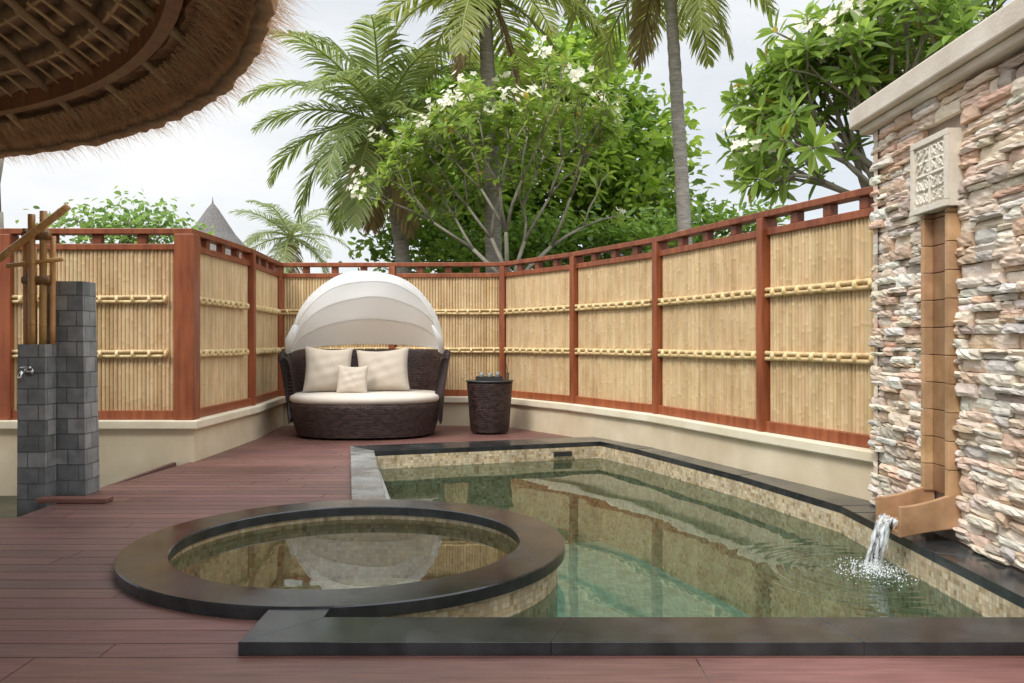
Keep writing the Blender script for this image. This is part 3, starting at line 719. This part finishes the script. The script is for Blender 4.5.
def palm(name,base,crown,nf,FL,seed,trunk_r=.15,c1=(.05,.10,.02),c2=(.16,.21,.05),bow=.3,elev=(-.5,1.3),dead=2,azs=None,K=56):
    rs=random.Random(seed); rg=np.random.default_rng(seed); e=empty(name); tr=MB(); base=Vector(base);crown=Vector(crown)
    pts=[];rr=[];H=(crown-base).length; ns=int(H/.14)
    for i in range(ns+1):
        t=i/ns; p=base.lerp(crown,t)+Vector((bow*math.sin(math.pi*t),0,0)); pts.append(p); rr.append(trunk_r*(1.15-.35*t)*(1.06 if i%2 else .97)*(1+.5*max(0,.06-t)*8))
    tr.tube(pts,rr,12); tr.tube([crown-Vector((0,0,.15)),crown+Vector((0,0,.35))],[trunk_r*.95,trunk_r*.4],8,(.7,.8,.4))
    for q in range(9):
        a=rs.uniform(0,6.28); cpos=crown+Vector((math.cos(a)*.22,math.sin(a)*.22,-.15-rs.uniform(0,.2)))
        tr.revolve([(.001,-.11),(.08,-.06),(.10,0),(.07,.08),(.001,.11)],tuple(cpos),8,col=(.55,.75,.25))
    tr.build('trunk',[m_bark],e,smooth=True)
    sets=[];ra_=MB()
    for f in range(nf+dead):
        isd=f>=nf
        az=(f*2.399+rs.uniform(-.25,.25)) if azs is None else azs[f%len(azs)]+rs.uniform(-.15,.15)
        el=elev[0]+(elev[1]-elev[0])*((f+.5)/nf) if not isd else -1.0
        L=FL*rs.uniform(.85,1.1)*(1 if not isd else .8); M_=22; h=L/M_; p=np.array(crown)+np.array([0,0,.1]); P=[p.copy()];T=[]
        a=el; twist=rs.uniform(-.5,.5); drp=rs.uniform(1.1,1.7)
        for i in range(M_):
            t=i/M_; d=np.array([math.cos(az)*math.cos(a),math.sin(az)*math.cos(a),math.sin(a)]); T.append(d); p=p+d*h; P.append(p.copy())
            a-=drp*(.35+1.1*t)/M_*(1 if a>-1.2 else .2); 
        T.append(T[-1]); P=np.array(P);T=np.array(T)
        cr=(.36,.42,.14) if not isd else (.3,.2,.1)
        ra_.tube([tuple(x) for x in P],[.03*(1-.85*i/M_)+.004 for i in range(M_+1)],5,cr)
        ts=np.linspace(.12,.995,K); ids=ts*M_; i0=np.floor(ids).astype(int).clip(0,M_-1); fr_=(ids-i0)[:,None]
        pp=P[i0]*(1-fr_)+P[i0+1]*fr_; tt=T[i0]
        sd0=np.array([-math.sin(az),math.cos(az),0])
        for sg in(-1,1):
            pq=pp.copy(); l=(FL*.26*np.sin(np.pi*(ts*.80+.16))**.8)*rg.uniform(.85,1.1,K)
            up=np.cross(np.tile(sd0,(K,1)),tt)*(-1); up=nrm(up)*np.sign(nrm(up)[:,2:3]+1e-6)
            d1=nrm(sd0*sg*.85+tt*(.45+.5*ts[:,None])+up*(.10+twist*sg*.3)+rg.normal(0,.09,(K,3)))
            gd=np.array([0,0,-1.0])
            dr=.55 if not isd else 1.2
            m1=pq+d1*(l*.45)[:,None]+gd*(l*.07*dr)[:,None]; m2=m1+nrm(d1+gd*.55*dr)*(l*.3)[:,None]; m3=m2+nrm(d1+gd*1.3*dr)*(l*.27)[:,None]
            wv=nrm(np.cross(d1,up+rg.normal(0,.3,(K,3))))*(FL*.0075)
            V=np.stack([pq-wv*.6,pq+wv*.6,m1+wv,m1-wv,m2+wv*.8,m2-wv*.8,m3+wv*.1,m3-wv*.1],1).reshape(-1,3)
            bq=np.arange(K)[:,None]*8; F=np.concatenate([bq+np.array([[0,1,2,3]]),bq+np.array([[3,2,4,5]]),bq+np.array([[5,4,6,7]])],1).reshape(-1,4)
            m=np.clip(rg.normal(.45 +.25*(1-f/nf) ,.2,(K,1)),0,1); col=np.array(c1)*(1-m)+np.array(c2)*m
            if isd: col=np.array([.36,.28,.14])*rg.uniform(.6,1.2,(K,1))
            sets.append((V,F,np.repeat(col,8,0)))
    V,F,C=merge(sets); npmesh('fronds',V,F,C,m_leaf,e); ra_.build('frond_stems',[m_leaf],e)
def frangipani(name,base,dirs,seglen,depth,leafL,seed,fl=.3,r0=.09,nl=13,c1=(.05,.11,.02),c2=(.13,.22,.04),spread=.6,bounds=None,lw=.30,trunk=None,upb=.25,zlo=-9,sprig=0):
    rs=random.Random(seed); rg=np.random.default_rng(seed); e=empty(name); tr=MB(); tips=[]; sprigs=[]
    def grow(p,d,l,r,dep):
        q=p+d*l
        if q.z<zlo: d=Vector((d.x,d.y,abs(d.z)+.5)).normalized(); q=p+d*l
        mid=p.lerp(q,.5)+Vector((rs.uniform(-.05,.05),rs.uniform(-.05,.05),rs.uniform(-.02,.06)))*l
        tr.tube([p,mid,q],[r,r*.88,r*.78],7)
        if dep<=2:
            for _ in range(sprig): sprigs.append((p.lerp(q,rs.random()),d))
        if bounds and not(bounds[0]<q.x<bounds[1] and q.z<bounds[2]): tips.append((q,d)); return
        if dep==0: tips.append((q,d)); return
        k=rs.choice([2,2,3,3]); a,b_=perp(d); ph=rs.uniform(0,6.28)
        for i in range(k):
            t=ph+i*6.283/k+rs.uniform(-.4,.4); s=spread*rs.uniform(.7,1.3)
            nd=(d+(a*math.cos(t)+b_*math.sin(t))*s+Vector((0,0,upb))).normalized()
            grow(q,nd,l*rs.uniform(.68,.95),r*.70,dep-1)
    base=Vector(base)
    if trunk: 
        pts=[base]+[Vector(p) for p in trunk]; tr.tube(pts,[r0*1.3]+[r0]*len(trunk),9); start=pts[-1]
    else: start=base
    for d in dirs: grow(start,Vector(d).normalized(),seglen*rs.uniform(.9,1.1),r0*.8,depth)
    pos=[];D=[];Nn=[];fp=[]
    for q,d in tips:
        a,b_=perp(d); ph=rs.uniform(0,6.28); kk=nl+rs.randint(-3,3)
        for i in range(kk):
            t=ph+i*2.4; lay=i/kk; out=(a*math.cos(t)+b_*math.sin(t)); dd=(out*(1-.45*lay)+d*(.1+.7*lay)+Vector((0,0,-.12))).normalized()
            pos.append(q-d*.12*leafL*(1-lay)*3+out*.012); D.append(dd); Nn.append(d+Vector((rs.uniform(-.3,.3),rs.uniform(-.3,.3),rs.uniform(0,.4))))
        if rs.random()<fl: fp.append((q+d*.12+Vector((0,0,.05)),d))
    for q,d in sprigs:
        a,b_=perp(d)
        for i in range(3):
            t=rs.uniform(0,6.28); pos.append(q); D.append(a*math.cos(t)+b_*math.sin(t)+d*.3); Nn.append(Vector((rs.uniform(-.5,.5),rs.uniform(-.5,.5),1)))
    n=len(pos); m=np.clip(rg.normal(.5,.28,n),0,1)[:,None]; col=np.array(c1)*(1-m)+np.array(c2)*m
    yl=rg.uniform(0,1,n)<.02; col[yl]=(.4,.33,.06)
    Ls=rg.uniform(.6,1.15,n)*leafL
    V,F,C=leafset(np.array(pos),np.array(D),np.array(Nn),Ls,Ls*lw,col,droop=.18); npmesh('leaves',V,F,C,m_leaf,e)
    tr.build('branches',[m_bark2],e,smooth=True)
    if fp:
        P=[];D=[];Nn=[]
        for q,d in fp:
            for w in range(rs.randint(7,13)):
                c=q+Vector((rs.gauss(0,.09),rs.gauss(0,.09),rs.gauss(0,.06))); ax=(d+Vector((rs.gauss(0,.5),rs.gauss(0,.5)-.3,rs.gauss(0,.4)))).normalized(); a,b_=perp(ax)
                for i in range(5):
                    t=i*1.2566; P.append(c); D.append((a*math.cos(t)+b_*math.sin(t)+ax*.35)); Nn.append(ax)
        n=len(P); V,F,C=leafset(np.array(P),np.array(D),np.array(Nn),np.full(n,.06),np.full(n,.042),np.tile(np.array([.85,.83,.72]),(n,1))); npmesh('flowers',V,F,C,m_flower,e)
def at(px,py,Y): return ((px-512)/840*Y,Y,HC+(342-py)*Y/840)
bl=[]
for px,py,Y,rx,rz in[(555,90,21,1.6,1.1),(470,120,21,1.1,1.0),(632,145,21,1.1,1.2),(560,170,20,2.0,1.3),(640,205,20,1.2,.8),(440,185,20,1.0,1.0),(585,52,22,1.0,.6),(500,220,20,1.3,.9),(425,115,21,.6,.7)]:
    c=at(px,py,Y); bl.append((c[0],c[1],c[2],rx,1.3,rz))
broadleaf('broadleaf_tree',(1.2,21,-.3),2.6,bl,380,42,.27,(.09,.18,.025),(.33,.48,.07),.34,.2)
bl=[]
for px,py,Y,rx,rz in[(560,245,16.5,1.1,.5),(480,252,16.5,1.0,.45),(420,250,17,.9,.5),(720,232,17,1.1,.35),(630,245,16.5,1.2,.4)]:
    c=at(px,py,Y); bl.append((c[0],c[1],c[2],rx,.8,rz))
broadleaf('garden_shrub',(.8,16.5,-.3),1.0,bl,140,36,.18,(.07,.14,.02),(.22,.37,.06),.28,.08)
bl=[]
for px,py,Y,rx,rz in[(130,218,26,1.3,.6),(85,225,26,1.0,.4),(175,227,26,.9,.4),(120,240,26,2.0,.4)]:
    c=at(px,py,Y); bl.append((c[0],c[1],c[2],rx,.9,rz))
broadleaf('broadleaf_tree',(-12,26,-.3),3,bl,80,17,.22,(.10,.19,.04),(.26,.40,.10),.42,.1)
bl=[]
for i in range(20):
    x=-40+i*4.2; bl.append((x,48,R(.6,2.2),2.8,1.5,R(1.6,2.4)))
broadleaf('distant_tree_line',(0,48,-.3),1,bl,200,22,.6,(.05,.1,.03),(.14,.22,.08),.7,.1)
palm('palm_tree',(-2.0,16,-.3),at(380,128,16),26,2.8,11,.15,(.10,.17,.045),(.30,.36,.12),.2,(-.75,1.35),3)
palm('palm_tree',(-.30,15.3,-.3),at(484,-8,15.3),20,2.6,5,.15,(.10,.16,.03),(.34,.37,.09),.05,(-.6,1.2),2)
palm('palm_tree',(3.35,15.5,-.3),at(668,-42,15.5),22,2.7,23,.13,(.10,.16,.03),(.32,.35,.09),.03,(-.7,1.2),1)
palm('palm_tree',(-8.2,30,-.3),at(290,240,30),18,2.4,31,.14,(.12,.18,.07),(.30,.34,.14),.1,(-.5,1.2),1,K=40)
frangipani('frangipani_tree',(.1,14,-.3),[(-.75,0,.8),(.7,.2,.8),(-.1,-.3,1),(.25,.3,1),(-.35,.1,.9)],1.0,4,.20,3,.34,.05,13,(.13,.23,.03),(.34,.46,.09),.5,(-2.0,1.5,5.8),.34,trunk=[(-.05,14,1.2),(.0,14,2.0)],upb=.18,sprig=3)
frangipani('frangipani_tree',(4.3,8.6,-.3),[(-.9,-.1,.40),(-.55,.1,.8),(.2,0,1),(-.3,-.3,1),(-1,.2,.30),(-.8,-.2,.6)],.74,4,.25,8,.10,.06,12,(.09,.17,.025),(.30,.44,.08),.50,(2.15,6,5.2),.27,trunk=[(4.3,8.6,1.2),(4.25,8.6,2.15)],upb=.16,zlo=2.65,sprig=1)
frangipani('bare_tree',(-7.6,12,-.3),[(.1,0,1),(-.5,0,1)],.9,3,.2,4,0,.16,5,(.05,.1,.02),(.12,.18,.05),.5,(-9.5,-7.0,9),trunk=[(-7.4,12,1.5),(-7.45,12,3.0)])
def hut(name,c,r,zt,zb):
    e=empty(name,c); b=MB(); H=zt-zb
    b.revolve([(r*1.05,zb-.15),(r,zb),(r*.62,zb+H*.28),(r*.32,zb+H*.58),(r*.08,zb+H*.92),(.03,zt),(.001,zt+.25)],(0,0,0),40); b.revolve([(r*1.05,zb-.15),(r*.5,zb+.1),(.01,zb+.3)],(0,0,0),30)
    b.build('thatch_roof',[m_thatchgrey],e); b=MB()
    b.revolve([(r*.7,0),(r*.7,zb)],(0,0,0),24); b.build('walls',[m_plaster],e)
    b=MB()
    for k in range(8): t=k*math.pi/4+.2; b.tube([(r*.85*math.cos(t),r*.85*math.sin(t),0),(r*.85*math.cos(t),r*.85*math.sin(t),zb)],.08,8)
    b.build('posts',[m_wood],e)
hut('thatched_hut',(-10.7,30,-.3),2.5,6.4,3.7); hut('thatched_hut',(4.2,27,-.3),3.4,5.3,4.0)
# ---------------------------------------------------------------- light & sky
SE,SA=math.radians(50),math.radians(215)
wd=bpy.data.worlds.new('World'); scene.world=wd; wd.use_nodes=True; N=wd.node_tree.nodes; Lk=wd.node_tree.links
bg=N['Background']; sky=N.new('ShaderNodeTexSky'); sky.sky_type='NISHITA'; sky.sun_disc=False; sky.sun_elevation=SE; sky.sun_rotation=SA
tc=N.new('ShaderNodeTexCoord'); mp=N.new('ShaderNodeMapping'); mp.inputs['Scale'].default_value=(1,1,2.6); mp.inputs['Location'].default_value=(.3,.1,.2); Lk.new(tc.outputs['Generated'],mp.inputs[0])
n=N.new('ShaderNodeTexNoise'); n.inputs['Scale'].default_value=2.3; n.inputs['Detail'].default_value=7; n.inputs['Roughness'].default_value=.55; Lk.new(mp.outputs[0],n.inputs['Vector'])
r=N.new('ShaderNodeValToRGB'); r.color_ramp.elements[0].position=.36; r.color_ramp.elements[0].color=(.68,.68,.68,1); r.color_ramp.elements[1].position=.62; r.color_ramp.elements[1].color=(1,1,1,1); Lk.new(n.outputs['Fac'],r.inputs[0])
n2=N.new('ShaderNodeTexNoise'); n2.inputs['Scale'].default_value=1.6; n2.inputs['Detail'].default_value=5; Lk.new(mp.outputs[0],n2.inputs['Vector'])
r2=N.new('ShaderNodeValToRGB'); r2.color_ramp.elements[0].position=.35; r2.color_ramp.elements[0].color=(7.6,8.0,8.4,1); r2.color_ramp.elements[1].position=.65; r2.color_ramp.elements[1].color=(9.3,9.4,9.45,1); Lk.new(n2.outputs['Fac'],r2.inputs[0])
mx=N.new('ShaderNodeMix'); mx.data_type='RGBA'; Lk.new(r.outputs[0],mx.inputs[0]); Lk.new(sky.outputs[0],mx.inputs[6]); Lk.new(r2.outputs[0],mx.inputs[7])
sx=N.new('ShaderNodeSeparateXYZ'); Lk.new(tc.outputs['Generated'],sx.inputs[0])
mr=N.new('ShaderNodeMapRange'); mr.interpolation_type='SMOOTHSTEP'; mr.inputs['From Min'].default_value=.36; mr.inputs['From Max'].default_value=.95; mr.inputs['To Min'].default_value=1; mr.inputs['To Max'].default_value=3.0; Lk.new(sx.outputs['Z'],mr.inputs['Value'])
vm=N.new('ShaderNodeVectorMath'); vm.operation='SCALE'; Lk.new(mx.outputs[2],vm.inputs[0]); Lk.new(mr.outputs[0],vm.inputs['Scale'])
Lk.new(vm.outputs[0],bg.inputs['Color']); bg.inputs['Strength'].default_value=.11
sun=bpy.data.lights.new('sun','SUN'); sun.energy=2.1; sun.angle=math.radians(16); sun.color=(1,.95,.88)
so=bpy.data.objects.new('sun',sun); link(so)
dv=Vector((math.sin(SA)*math.cos(SE),math.cos(SA)*math.cos(SE),math.sin(SE))); so.rotation_euler=dv.to_track_quat('Z','Y').to_euler()
cam=bpy.data.cameras.new('camera'); cam.lens=29.5; cam.clip_end=2000; co=bpy.data.objects.new('camera',cam); link(co)
co.location=(0,0,HC); co.rotation_euler=(math.radians(90),0,0); scene.camera=co
scene.view_settings.view_transform='Standard'; scene.view_settings.look='None'; scene.view_settings.exposure=0
